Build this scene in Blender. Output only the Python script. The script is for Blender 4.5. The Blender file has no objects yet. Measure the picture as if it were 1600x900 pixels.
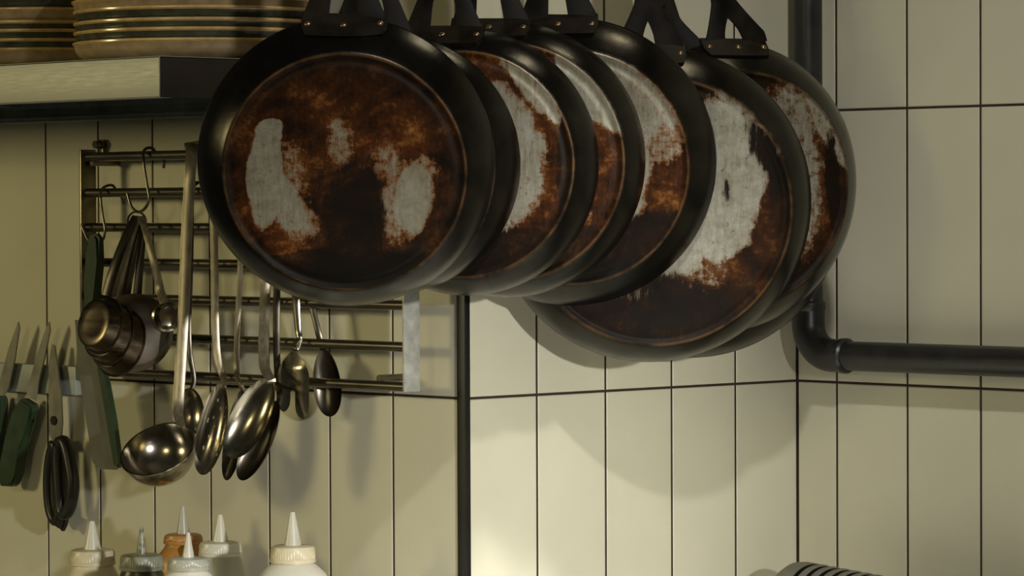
import bpy, bmesh, math, random
from mathutils import Vector, Matrix, noise
random.seed(4)
scene = bpy.context.scene
COL = scene.collection
PI = math.pi

# ------------------------------------------------------------------ camera
F = 5516.95; YAW = .81396; PIT = .02273; ROL = -.00443
CAM = Vector((2.68506, -2.46863, 1.60711))
V = Vector((-math.sin(YAW)*math.cos(PIT), math.cos(YAW)*math.cos(PIT), -math.sin(PIT)))
R0 = Vector((math.cos(YAW), math.sin(YAW), 0)); U0 = R0.cross(V)
RT = R0*math.cos(ROL) + U0*math.sin(ROL)
UP = -R0*math.sin(ROL) + U0*math.cos(ROL)
cd = bpy.data.cameras.new('camera'); cam = bpy.data.objects.new('camera', cd); COL.objects.link(cam)
cam.matrix_world = Matrix.Translation(CAM) @ Matrix((RT, UP, -V)).transposed().to_4x4()
cd.sensor_width = 36; cd.lens = F/1600*36; cd.clip_start = .05; cd.clip_end = 50
scene.camera = cam

# ------------------------------------------------------------------ world, lamps, exposure
w = bpy.data.worlds.new('world'); scene.world = w; w.use_nodes = True
w.node_tree.nodes['Background'].inputs[0].default_value = (.9, .86, .70, 1)
w.node_tree.nodes['Background'].inputs[1].default_value = .03
scene.view_settings.view_transform = 'Standard'; scene.view_settings.look = 'None'
scene.view_settings.gamma = 1; scene.view_settings.exposure = 0.0
scene.view_settings.use_curve_mapping = False

def spot(name, loc, target, power, size, cone, blend, col):
    l = bpy.data.lights.new(name, 'SPOT'); l.energy = power; l.shadow_soft_size = size
    l.spot_size = math.radians(cone); l.spot_blend = blend; l.color = col
    o = bpy.data.objects.new(name, l); COL.objects.link(o); o.location = loc
    o.rotation_euler = (Vector(target)-Vector(loc)).to_track_quat('-Z', 'Y').to_euler(); return o
def area(name, loc, target, power, sx, sy, col):
    l = bpy.data.lights.new(name, 'AREA'); l.energy = power; l.shape = 'RECTANGLE'; l.size = sx; l.size_y = sy; l.color = col
    o = bpy.data.objects.new(name, l); COL.objects.link(o); o.location = loc
    o.rotation_euler = (Vector(target)-Vector(loc)).to_track_quat('-Z', 'Y').to_euler(); return o
COOL = (1, .98, .93)
spot('low_lamp', (2.81, -1.02, 1.72), (0, -.03, 1.20), 215, .035, 25, 1.0, COOL)
spot('ceiling_lamp', (1.45, -.75, 2.68), (.05, .25, 1.2), 56, .03, 60, .8, COOL)
spot('bounce_fill', (.85, .05, 2.55), (.30, -.02, 1.1), 110, .06, 32, .6, COOL)  # unseen spot added so the worktop bounces light onto the middle wall
area('kitchen_lamp', (-1.9, -2.7, 1.95), (-.3, 0, 1.5), 20, .5, .35, (1, .86, .43))
area('right_wall_fill', (1.0, -3.3, 2.3), (.4, .5, 1.5), 9, .5, .35, (1, .87, .45))  # unseen warm fill added to brighten the right wall
spot('glint_fill', (.36, .30, 2.50), (.24, -.1, 1.6), 4, .03, 70, .6, (1, .90, .66))  # unseen spot added to put glints on the pan sides

# ------------------------------------------------------------------ pixel rays (1600x900) to points on a plane
def ray(px, py): return V + RT*((px-800)/F) + UP*((450-py)/F)
def atY(px, py, y): d = ray(px, py); return CAM + d*((y-CAM.y)/d.y)
def atX(px, py, x): d = ray(px, py); return CAM + d*((x-CAM.x)/d.x)
def atD(px, py, t): return CAM + ray(px, py)*t
def mpp(p): return (p-CAM).dot(V)/F                       # metres per pixel at a point
def toworld(n): return (RT*n[0] + UP*n[1] - V*n[2])

# ------------------------------------------------------------------ materials
def newmat(name):
    m = bpy.data.materials.new(name); m.use_nodes = True
    return m, m.node_tree, m.node_tree.nodes['Principled BSDF']
def N(nt, t, **k):
    n = nt.nodes.new(t)
    for a, b in k.items(): setattr(n, a, b)
    return n
def mat(name, col, rough=.5, metal=0, var=.15, scale=20, spec=None, bump=0, trans=0, stretch=None):
    m, nt, b = newmat(name)
    tc = N(nt, 'ShaderNodeTexCoord'); nz = N(nt, 'ShaderNodeTexNoise'); nz.inputs['Scale'].default_value = scale
    nz.inputs['Detail'].default_value = 5
    mp = N(nt, 'ShaderNodeMapping'); mp.inputs['Scale'].default_value = stretch or (1, 1, 1)
    nt.links.new(tc.outputs['Object'], mp.inputs[0]); nt.links.new(mp.outputs[0], nz.inputs['Vector'])
    cr = N(nt, 'ShaderNodeValToRGB'); cr.color_ramp.elements[0].position = .3; cr.color_ramp.elements[1].position = .7
    cr.color_ramp.elements[0].color = tuple(c*(1-var) for c in col)+(1,)
    cr.color_ramp.elements[1].color = tuple(min(1, c*(1+var)) for c in col)+(1,)
    nt.links.new(nz.outputs['Fac'], cr.inputs[0]); nt.links.new(cr.outputs[0], b.inputs['Base Color'])
    mr = N(nt, 'ShaderNodeMapRange'); mr.inputs[3].default_value = rough*.8; mr.inputs[4].default_value = min(1, rough*1.25)
    nt.links.new(nz.outputs['Fac'], mr.inputs[0]); nt.links.new(mr.outputs[0], b.inputs['Roughness'])
    b.inputs['Metallic'].default_value = metal
    if spec is not None: b.inputs['Specular IOR Level'].default_value = spec
    if trans: b.inputs['Transmission Weight'].default_value = trans
    if bump:
        bp = N(nt, 'ShaderNodeBump'); bp.inputs['Strength'].default_value = bump; bp.inputs['Distance'].default_value = .001
        nt.links.new(nz.outputs['Fac'], bp.inputs['Height']); nt.links.new(bp.outputs[0], b.inputs['Normal'])
    return m
M = {}
M['tile'] = mat('glazed_tile', (.63, .60, .46), .34, 0, .04, 7, spec=.4)
M['grout'] = mat('dark_grout', (.035, .018, .010), .9, 0, .3, 60)
M['black_trim'] = mat('black_trim', (.006, .006, .006), .4)
M['plaster'] = mat('plaster', (.5, .48, .4), .9)
M['steel'] = mat('polished_steel', (.40, .36, .28), .2, 1, .35, 30)
M['steel_dark'] = mat('dull_steel', (.13, .115, .09), .3, 1, .3, 30)
M['rail_steel'] = mat('rail_steel', (.20, .18, .14), .28, 1, .2, 12)
M['side_plate'] = mat('brushed_side_plate', (.52, .52, .47), .5, .4, .2, 90)
M['strap_steel'] = mat('worn_strap_steel', (.46, .40, .29), .38, .85, .25, 60, stretch=(4, 4, 1))
M['shelf_steel'] = mat('brushed_shelf_steel', (.30, .30, .26), .5, .45, .08, 40, stretch=(1, 1, 12))
M['end_shade'] = mat('shade_tinted_end_panel', (.020, .015, .010), .6, spec=.15)  # dark base colour stands in for shade on the shelf end
M['bar_steel'] = mat('blue_grey_bar', (.20, .23, .22), .4, .7, .3, 30)
M['pipe'] = mat('black_painted_pipe', (.016, .016, .015), .36, 0, .4, 40, bump=.25)
M['handle_iron'] = mat('black_iron_handle', (.008, .006, .004), .5, .05, .7, 45, spec=.13, bump=.25)
M['rivet'] = mat('worn_rivet', (.26, .17, .09), .3, .9, .4, 300)
M['green'] = mat('green_plastic', (.017, .040, .014), .5, 0, .25, 60)
M['blade'] = mat('knife_blade', (.30, .29, .24), .4, .6, .15, 40)
M['grey_blade'] = mat('worn_grey_blade', (.135, .135, .105), .5, .25, .12, 50)
M['magnet'] = mat('magnet_strip', (.33, .36, .34), .5, .3, .12, 30)
M['black_plastic'] = mat('black_plastic', (.010, .009, .008), .38)
M['brown_plastic'] = mat('worn_brown_grip', (.075, .06, .042), .55)
M['tan_glaze'] = mat('tan_glaze', (.36, .27, .15), .4, 0, .25, 60)
M['green_glaze'] = mat('dark_green_glaze', (.055, .060, .036), .28, 0, .45, 60)
M['rim_glaze'] = mat('pale_rim_glaze', (.55, .36, .15), .2, 0, .2, 80)
M['plastic_white'] = mat('milky_plastic', (.80, .77, .64), .33, 0, .05, 20, trans=.15)
M['plastic_cream'] = mat('cream_plastic', (.74, .66, .45), .35, 0, .06, 20, trans=.1)
M['plastic_clear'] = mat('frosted_plastic', (.66, .66, .56), .3, 0, .05, 20, trans=.45)
M['plastic_orange'] = mat('orange_plastic', (.50, .24, .055), .35, 0, .2, 60, trans=.1)
M['olive_sauce'] = mat('olive_stained_plastic', (.055, .055, .025), .35, 0, .5, 120)
M['olive_cap'] = mat('grey_green_cap', (.28, .29, .22), .35, 0, .3, 60)
M['olive_nozzle'] = mat('smeared_nozzle', (.25, .25, .17), .35, 0, .9, 160)
M['worktop'] = mat('brushed_worktop', (.62, .62, .57), .45, .35, .08, 30)
M['floor'] = mat('floor_tile', (.16, .14, .11), .6)
M['hose'] = mat('grey_hose', (.11, .105, .08), .55, 0, .3, 60)
M['cup_steel'] = mat('dark_cup_steel', (.12, .095, .065), .27, 1, .4, 18, stretch=(1, 1, 5))
M['cup_brown'] = mat('brown_stained_cup', (.10, .08, .055), .42, .35, .4, 40)
M['pan_inside'] = mat('pan_inside', (.012, .011, .010), .4)

def pan_material(name, B, metal, rust, dark, seed, orange=1.0, scr=(18, 5), mcol=(.34, .33, .265), dist=.24):
    """worn base: black seasoning, orange-brown patina, bare metal; each list holds (cx, cy, rx, ry, deg, soft, weight), unit = base radius"""
    m, nt, b = newmat(name); L = nt.links.new
    tc = N(nt, 'ShaderNodeTexCoord')
    sc = N(nt, 'ShaderNodeVectorMath', operation='SCALE'); sc.inputs['Scale'].default_value = 1/B
    B *= 1.029; sc.inputs['Scale'].default_value = 1/B
    L(tc.outputs['Object'], sc.inputs[0]); P = sc.outputs[0]
    flat = N(nt, 'ShaderNodeVectorMath', operation='MULTIPLY'); flat.inputs[1].default_value = (1, 1, 0); L(P, flat.inputs[0]); P = flat.outputs[0]
    off = N(nt, 'ShaderNodeVectorMath', operation='ADD'); off.inputs[1].default_value = (seed*3.1, seed*1.7, 0); L(P, off.inputs[0]); PS = off.outputs[0]
    def noi(scale, det=8, rough=.65, vec=None, dist=0, color=False):
        n = N(nt, 'ShaderNodeTexNoise'); n.inputs['Scale'].default_value = scale; n.inputs['Detail'].default_value = det
        n.inputs['Roughness'].default_value = rough; n.inputs['Distortion'].default_value = dist
        L(vec or PS, n.inputs['Vector']); return n.outputs['Color' if color else 'Fac']
    def math_(op, a, c, clamp=False):
        n = N(nt, 'ShaderNodeMath', operation=op, use_clamp=clamp)
        for i, x in enumerate((a, c)):
            if isinstance(x, (int, float)): n.inputs[i].default_value = x
            else: L(x, n.inputs[i])
        return n.outputs[0]
    def rng(x, a, c, d=0., e=1.):
        n = N(nt, 'ShaderNodeMapRange', interpolation_type='SMOOTHSTEP')
        n.inputs[1].default_value = a; n.inputs[2].default_value = c; n.inputs[3].default_value = d; n.inputs[4].default_value = e
        L(x, n.inputs[0]); return n.outputs[0]
    # distorted coordinates
    c1 = noi(2.6, 6, .6, color=True); s1 = N(nt, 'ShaderNodeVectorMath', operation='SUBTRACT'); L(c1, s1.inputs[0]); s1.inputs[1].default_value = (.5, .5, .5)
    s2 = N(nt, 'ShaderNodeVectorMath', operation='SCALE'); L(s1.outputs[0], s2.inputs[0]); s2.inputs['Scale'].default_value = dist
    ad = N(nt, 'ShaderNodeVectorMath', operation='ADD'); L(P, ad.inputs[0]); L(s2.outputs[0], ad.inputs[1])
    fl = N(nt, 'ShaderNodeVectorMath', operation='MULTIPLY'); L(ad.outputs[0], fl.inputs[0]); fl.inputs[1].default_value = (1, 1, 0)
    PD = fl.outputs[0]
    def blobs(lst, vec):
        out = None
        for (cx, cy, rx, ry, deg, soft, wt) in lst:
            mp = N(nt, 'ShaderNodeMapping', vector_type='TEXTURE')
            mp.inputs['Location'].default_value = (cx, cy, 0); mp.inputs['Rotation'].default_value = (0, 0, math.radians(deg))
            mp.inputs['Scale'].default_value = (rx, ry, 1); L(vec, mp.inputs[0])
            ln = N(nt, 'ShaderNodeVectorMath', operation='LENGTH'); L(mp.outputs[0], ln.inputs[0])
            s = rng(ln.outputs['Value'], 1+soft, 1-soft, 0, wt)
            out = s if out is None else math_('MAXIMUM', out, s)
        return out
    # scratch streaks running up the pan
    mp = N(nt, 'ShaderNodeMapping'); mp.inputs['Scale'].default_value = (scr[0], scr[1]*.5, 1); mp.inputs['Rotation'].default_value = (0, 0, .12); L(PS, mp.inputs[0])
    streak = noi(1.6, 8, .75, mp.outputs[0])
    fine = noi(13, 10, .74); mid = noi(3.2, 8, .66); big = noi(1.3, 5, .6)
    # seasoning
    blk = N(nt, 'ShaderNodeValToRGB'); e = blk.color_ramp.elements
    e[0].position = .35; e[0].color = (.0035, .0028, .002, 1); e[1].position = .75; e[1].color = (.018, .011, .006, 1); L(mid, blk.inputs[0])
    col = blk.outputs[0]
    def mix(f, a, bcol):
        n = N(nt, 'ShaderNodeMix', data_type='RGBA'); L(f, n.inputs[0]); L(a, n.inputs[6])
        if isinstance(bcol, tuple): n.inputs[7].default_value = bcol
        else: L(bcol, n.inputs[7])
        return n.outputs[2]
    rc = N(nt, 'ShaderNodeValToRGB'); e = rc.color_ramp.elements
    e[0].position = .36; e[0].color = (.011, .005, .002, 1)
    e[1].position = .70; e[1].color = (.27*orange, .115*orange, .028*orange, 1)
    n2 = rc.color_ramp.elements.new(.53); n2.color = (.058*orange, .017*orange, .004*orange, 1)
    fm = math_('ADD', math_('MULTIPLY', fine, .55), math_('MULTIPLY', mid, .45)); L(fm, rc.inputs[0])
    rb = blobs(rust, PD)
    rmask = math_('MULTIPLY', rb, rng(math_('ADD', math_('MULTIPLY', mid, .6), math_('MULTIPLY', streak, .4)), .32, .58), True)
    col = mix(rmask, col, rc.outputs[0])
    mc = N(nt, 'ShaderNodeValToRGB'); e = mc.color_ramp.elements
    e[0].position = .36; e[0].color = (mcol[0]*.42, mcol[1]*.34, mcol[2]*.22, 1); e[1].position = .56; e[1].color = mcol+(1,)
    L(math_('ADD', math_('ADD', math_('MULTIPLY', fine, .35), math_('MULTIPLY', mid, .30)), math_('MULTIPLY', streak, .35)), mc.inputs[0])
    mb = blobs(metal, PD)
    mth = math_('SUBTRACT', math_('ADD', mb, math_('MULTIPLY', math_('SUBTRACT', streak, .5), .7)), math_('MULTIPLY', math_('SUBTRACT', fine, .5), 2.0))
    mmask = rng(mth, .32, .78)
    mmask = math_('MULTIPLY', mmask, rng(noi(22, 6, .6), .70, .60, .25, 1.0), True)
    if dark:
        db = blobs(dark, PD)
        dth = math_('ADD', db, math_('MULTIPLY', math_('SUBTRACT', streak, .5), 1.3))
        dmask = rng(dth, .42, .72)
        mmask = math_('MULTIPLY', mmask, math_('SUBTRACT', 1.0, dmask), True)
        col = mix(math_('MULTIPLY', dmask, .8), col, (.006, .005, .0035, 1))
    # rusty fringe around the bare metal
    fr = rng(mth, .22, .47); fr = math_('MULTIPLY', fr, rng(mb, .02, .2))
    if dark: fr = math_('MULTIPLY', fr, math_('SUBTRACT', 1.0, dmask), True)
    col = mix(math_('MULTIPLY', fr, .85), col, (.15*orange, .055*orange, .013*orange, 1))
    col = mix(mmask, col, mc.outputs[0])
    # base only: inside the base ring
    ln = N(nt, 'ShaderNodeVectorMath', operation='LENGTH'); L(P, ln.inputs[0]); rr = ln.outputs['Value']
    rn = math_('ADD', rr, math_('MULTIPLY', math_('SUBTRACT', fine, .5), .05))
    inside = rng(rn, 1.035, .985)
    side = N(nt, 'ShaderNodeValToRGB'); e = side.color_ramp.elements
    e[0].color = (.013, .012, .010, 1); e[0].position = .3; e[1].color = (.034, .031, .025, 1); e[1].position = .7; L(mid, side.inputs[0])
    colf = mix(inside, side.outputs[0], col)
    # thin worn line on the ring
    ring = math_('MULTIPLY', rng(rr, .985, 1.0), rng(rr, 1.022, 1.005), True)
    ring = math_('MULTIPLY', ring, rng(mid, .38, .6, .1, .7), True)
    colf = mix(ring, colf, (.12, .062, .024, 1))
    L(colf, b.inputs['Base Color'])
    met = math_('ADD', math_('MULTIPLY', math_('SUBTRACT', 1.0, inside), .9), math_('MULTIPLY', math_('MULTIPLY', mmask, inside), .25), True)
    L(met, b.inputs['Metallic'])
    ro = N(nt, 'ShaderNodeMix', data_type='FLOAT'); L(inside, ro.inputs[0]); ro.inputs[2].default_value = .235; ro.inputs[3].default_value = .46
    L(ro.outputs[0], b.inputs['Roughness'])
    b.inputs['Specular IOR Level'].default_value = .10
    bp = N(nt, 'ShaderNodeBump'); bp.inputs['Strength'].default_value = .25; bp.inputs['Distance'].default_value = .0008
    L(fine, bp.inputs['Height']); L(bp.outputs[0], b.inputs['Normal'])
    return m

# ------------------------------------------------------------------ mesh helpers
def obj(name, bm, m, parent=None, smooth=True, shift=True, angle=40):
    if parent is not None and shift: bmesh.ops.translate(bm, vec=-Vector(parent.location), verts=bm.verts)
    bmesh.ops.recalc_face_normals(bm, faces=bm.faces)
    me = bpy.data.meshes.new(name); bm.to_mesh(me); bm.free()
    for mm in (m if isinstance(m, (list, tuple)) else [m]): me.materials.append(mm)
    if smooth:
        me.polygons.foreach_set('use_smooth', [True]*len(me.polygons))
        me.set_sharp_from_angle(angle=math.radians(angle))
    o = bpy.data.objects.new(name, me); COL.objects.link(o)
    if parent is not None: o.parent = parent
    return o
def tag(o, label=None, cat=None, group=None, kind=None):
    if label: o['label'] = label
    if cat: o['category'] = cat
    if group: o['group'] = group
    if kind: o['kind'] = kind
    return o
def empty(name, loc, label, cat, group=None):
    o = bpy.data.objects.new(name, None); COL.objects.link(o); o.location = loc; o.empty_display_size = .02
    return tag(o, label, cat, group)
def own(name, bm, m, loc, label, cat, group=None, **k):
    """a thing that is one mesh, with its origin at loc"""
    bmesh.ops.translate(bm, vec=-Vector(loc), verts=bm.verts)
    o = obj(name, bm, m, None, **k); o.location = loc
    return tag(o, label, cat, group)
def box(bm, lo, hi, bev=0, mi=0):
    lo = Vector(lo); hi = Vector(hi); c = (lo+hi)/2
    r = bmesh.ops.create_cube(bm, size=1, matrix=Matrix.Translation(c) @ Matrix.Diagonal((hi.x-lo.x, hi.y-lo.y, hi.z-lo.z, 1)))
    vs = r['verts']
    fs = {f for v_ in vs for f in v_.link_faces}
    for f_ in fs: f_.material_index = mi
    if bev:
        es = list({e for v_ in vs for e in v_.link_edges})
        bmesh.ops.bevel(bm, geom=es, offset=bev, segments=2, affect='EDGES', profile=.6)
def frames(pts, hint=None):
    out = []; n = len(pts); prev = None
    for i in range(n):
        t = (pts[min(i+1, n-1)]-pts[max(i-1, 0)]).normalized()
        if prev is None:
            h = hint if hint is not None else (Vector((0, 0, 1)) if abs(t.z) < .9 else Vector((1, 0, 0)))
            a = h - t*h.dot(t)
        else: a = prev - t*prev.dot(t)
        a.normalize(); prev = a
        out.append((a, t.cross(a)))
    return out
def spline(pts, k=6):
    """Catmull-Rom through the points"""
    P = [pts[0]*2-pts[1]] + list(pts) + [pts[-1]*2-pts[-2]]; out = []
    for i in range(1, len(P)-2):
        for j in range(k):
            t = j/k; a, b_, c, d = P[i-1], P[i], P[i+1], P[i+2]
            out.append(.5*((2*b_)+(c-a)*t+(2*a-5*b_+4*c-d)*t*t+(-a+3*b_-3*c+d)*t**3))
    out.append(P[-2]); return out
def tube(bm, pts, rad, seg=12, closed=False, hint=None, flat=1, caps=True, mi=0):
    """rad a number or list; flat squeezes the second axis (a strap)"""
    if isinstance(rad, (int, float)): rad = [rad]*len(pts)
    fr = frames(pts, hint); rings = []
    for p, r_, (a, b_) in zip(pts, rad, fr):
        fl = flat if isinstance(flat, (int, float)) else 1
        rings.append([bm.verts.new(p+a*(math.cos(2*PI*i/seg)*r_)+b_*(math.sin(2*PI*i/seg)*r_*fl)) for i in range(seg)])
    n = len(rings)
    for i in range(n if closed else n-1):
        A, B_ = rings[i], rings[(i+1) % n]
        for j in range(seg):
            f_ = bm.faces.new((A[j], A[(j+1) % seg], B_[(j+1) % seg], B_[j])); f_.material_index = mi
    if not closed and caps:
        bm.faces.new(rings[0][::-1]); bm.faces.new(rings[-1])
def strap(bm, pts, widths, thick, wdir):
    """flat strip with a rectangular section; wdir = the width direction"""
    if isinstance(widths, (int, float)): widths = [widths]*len(pts)
    rings = []; n = len(pts)
    for i, (p, wd) in enumerate(zip(pts, widths)):
        t = (pts[min(i+1, n-1)]-pts[max(i-1, 0)]).normalized()
        a = (wdir-t*wdir.dot(t)).normalized(); b_ = t.cross(a)
        h = wd/2; k = thick/2; e = min(h, thick)*.35
        rings.append([bm.verts.new(p+a*x+b_*y) for x, y in ((-h+e, -k), (h-e, -k), (h, -k+e*.6), (h, k-e*.6), (h-e, k), (-h+e, k), (-h, k-e*.6), (-h, -k+e*.6))])
    for A, B_ in zip(rings, rings[1:]):
        for j in range(8): bm.faces.new((A[j], A[(j+1) % 8], B_[(j+1) % 8], B_[j]))
    bm.faces.new(rings[0][::-1]); bm.faces.new(rings[-1])
def lathe(bm, prof, mtx=None, seg=64, mis=None):
    """prof: (radius, height); closed loops of rings about local Z"""
    mtx = mtx or Matrix(); rings = []
    for (r_, z) in prof:
        if r_ < 1e-6: rings.append([bm.verts.new(mtx @ Vector((0, 0, z)))])
        else: rings.append([bm.verts.new(mtx @ Vector((r_*math.cos(2*PI*i/seg), r_*math.sin(2*PI*i/seg), z))) for i in range(seg)])
    for k, (A, B_) in enumerate(zip(rings, rings[1:])):
        for i in range(seg):
            j = (i+1) % seg
            if len(A) == 1 and len(B_) == 1: continue
            if len(A) == 1: f_ = bm.faces.new((A[0], B_[j], B_[i]))
            elif len(B_) == 1: f_ = bm.faces.new((A[i], A[j], B_[0]))
            else: f_ = bm.faces.new((A[i], A[j], B_[j], B_[i]))
            if mis: f_.material_index = mis[k]
def prism(bm, pts, nrm, thick, bev=0):
    """polygon (3-D points in a plane) pushed both ways along nrm"""
    nrm = nrm.normalized()
    a = [bm.verts.new(p+nrm*thick/2) for p in pts]; c = [bm.verts.new(p-nrm*thick/2) for p in pts]
    fs = [bm.faces.new(a), bm.faces.new(c[::-1])]
    for i in range(len(pts)):
        j = (i+1) % len(pts); bm.faces.new((a[i], c[i], c[j], a[j]))
    if bev:
        es = [e for e in set(fs[0].edges) | set(fs[1].edges)]
        bmesh.ops.bevel(bm, geom=es, offset=bev, segments=2, affect='EDGES')
def basis(origin, x, y, z): 
    m = Matrix((x, y, z)).transposed().to_4x4(); m.translation = origin; return m
def dirbasis(origin, z, xhint=Vector((0, 0, 1))):
    z = z.normalized(); x = (xhint-z*xhint.dot(z)).normalized(); return basis(origin, x, z.cross(x), z)

# ================================================================== THE SETTING
Z0 = 1.41; ROW = .3045; G = .0014        # grout line height, tile row pitch, half a joint
rows = [(Z0+ROW*k+G, Z0+ROW*(k+1)-G) for k in range(-3, 3)]
def tiles(bm, spans, fn, nrm):
    """fn(s, z, out) -> point; a bevelled raised face for each tile"""
    for (a, c) in spans:
        for (z0, z1) in rows:
            b_ = .0009; e1 = random.uniform(-.00012, .00012); e2 = random.uniform(-.00012, .00012)
            o = [fn(a, z0, 0), fn(c, z0, 0), fn(c, z1, 0), fn(a, z1, 0)]
            i_ = [fn(a+b_, z0+b_, .0006+e1), fn(c-b_, z0+b_, .0006+e2), fn(c-b_, z1-b_, .0006-e1), fn(a+b_, z1-b_, .0006-e2)]
            ov = [bm.verts.new(p) for p in o]; iv = [bm.verts.new(p) for p in i_]
            fs = [bm.faces.new(iv)]+[bm.faces.new((ov[k], ov[(k+1) % 4], iv[(k+1) % 4], iv[k])) for k in range(4)]
            for f_ in fs: f_.material_index = 1
WT = [M['grout'], M['tile']]
def wall(name, lo, hi, spans, fn, nrm):
    bm = bmesh.new(); box(bm, lo, hi); tiles(bm, spans, fn, nrm)
    me_ = bpy.data.meshes.new(name); bm.normal_update(); bm.to_mesh(me_); bm.free()
    for m_ in WT: me_.materials.append(m_)
    o = bpy.data.objects.new(name, me_); COL.objects.link(o); tag(o, kind='structure')
    return o
left = [(-.1125+G, -.0095)]+[(-.1125-.103*(k+1)+G, -.1125-.103*k-G) for k in range(12)]
wall('wall_left', (-2.0, 0, 0), (0, .60, 2.7), left, lambda s, z, o: Vector((s, -.0001-o, z)), None)
mid = [(.006, .102-G)]+[(.102*k+G, .102*(k+1)-G) for k in range(1, 5)]
bm = bmesh.new(); box(bm, (-.02, .001, 0), (0.0004, .509, 2.7)); tiles(bm, mid, lambda s, z, o: Vector((.0005+o, s, z)), None)
me = bpy.data.meshes.new('wall_middle'); bm.normal_update(); bm.to_mesh(me); bm.free()
for m_ in WT: me.materials.append(m_)
o = bpy.data.objects.new('wall_middle', me); COL.objects.link(o); tag(o, kind='structure')
right = [(.0035, .0609-G)]+[(.0609+.103*k+G, .0609+.103*(k+1)-G) for k in range(14)]
wall('wall_right', (0, .51, 0), (2.0, .60, 2.7), right, lambda s, z, o: Vector((s, .5099-o, z)), None)
bm = bmesh.new(); box(bm, (-.0094, -.0032, 0), (.0032, .0045, 2.7), .0008)
tag(obj('trim_1', bm, M['black_trim']), kind='structure')
bm = bmesh.new(); box(bm, (-2, -3.2, -.1), (3.6, .6, 0)); tag(obj('floor', bm, M['floor'], smooth=False), kind='structure')

# worktop under the bottles, running on round the column
WZ = 1.10
bm = bmesh.new()
box(bm, (-1.6, -.42, WZ-.04), (-.001, -.004, WZ), .003); box(bm, (-.001, -.42, WZ-.04), (1.2, -.12, WZ), .003)
box(bm, (.004, -.12, WZ-.04), (1.2, .505, WZ), .003)
wt = own('worktop', bm, M['worktop'], (-.2, -.2, WZ), 'brushed steel worktop below the squeeze bottles and the pans', 'worktop')

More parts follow.
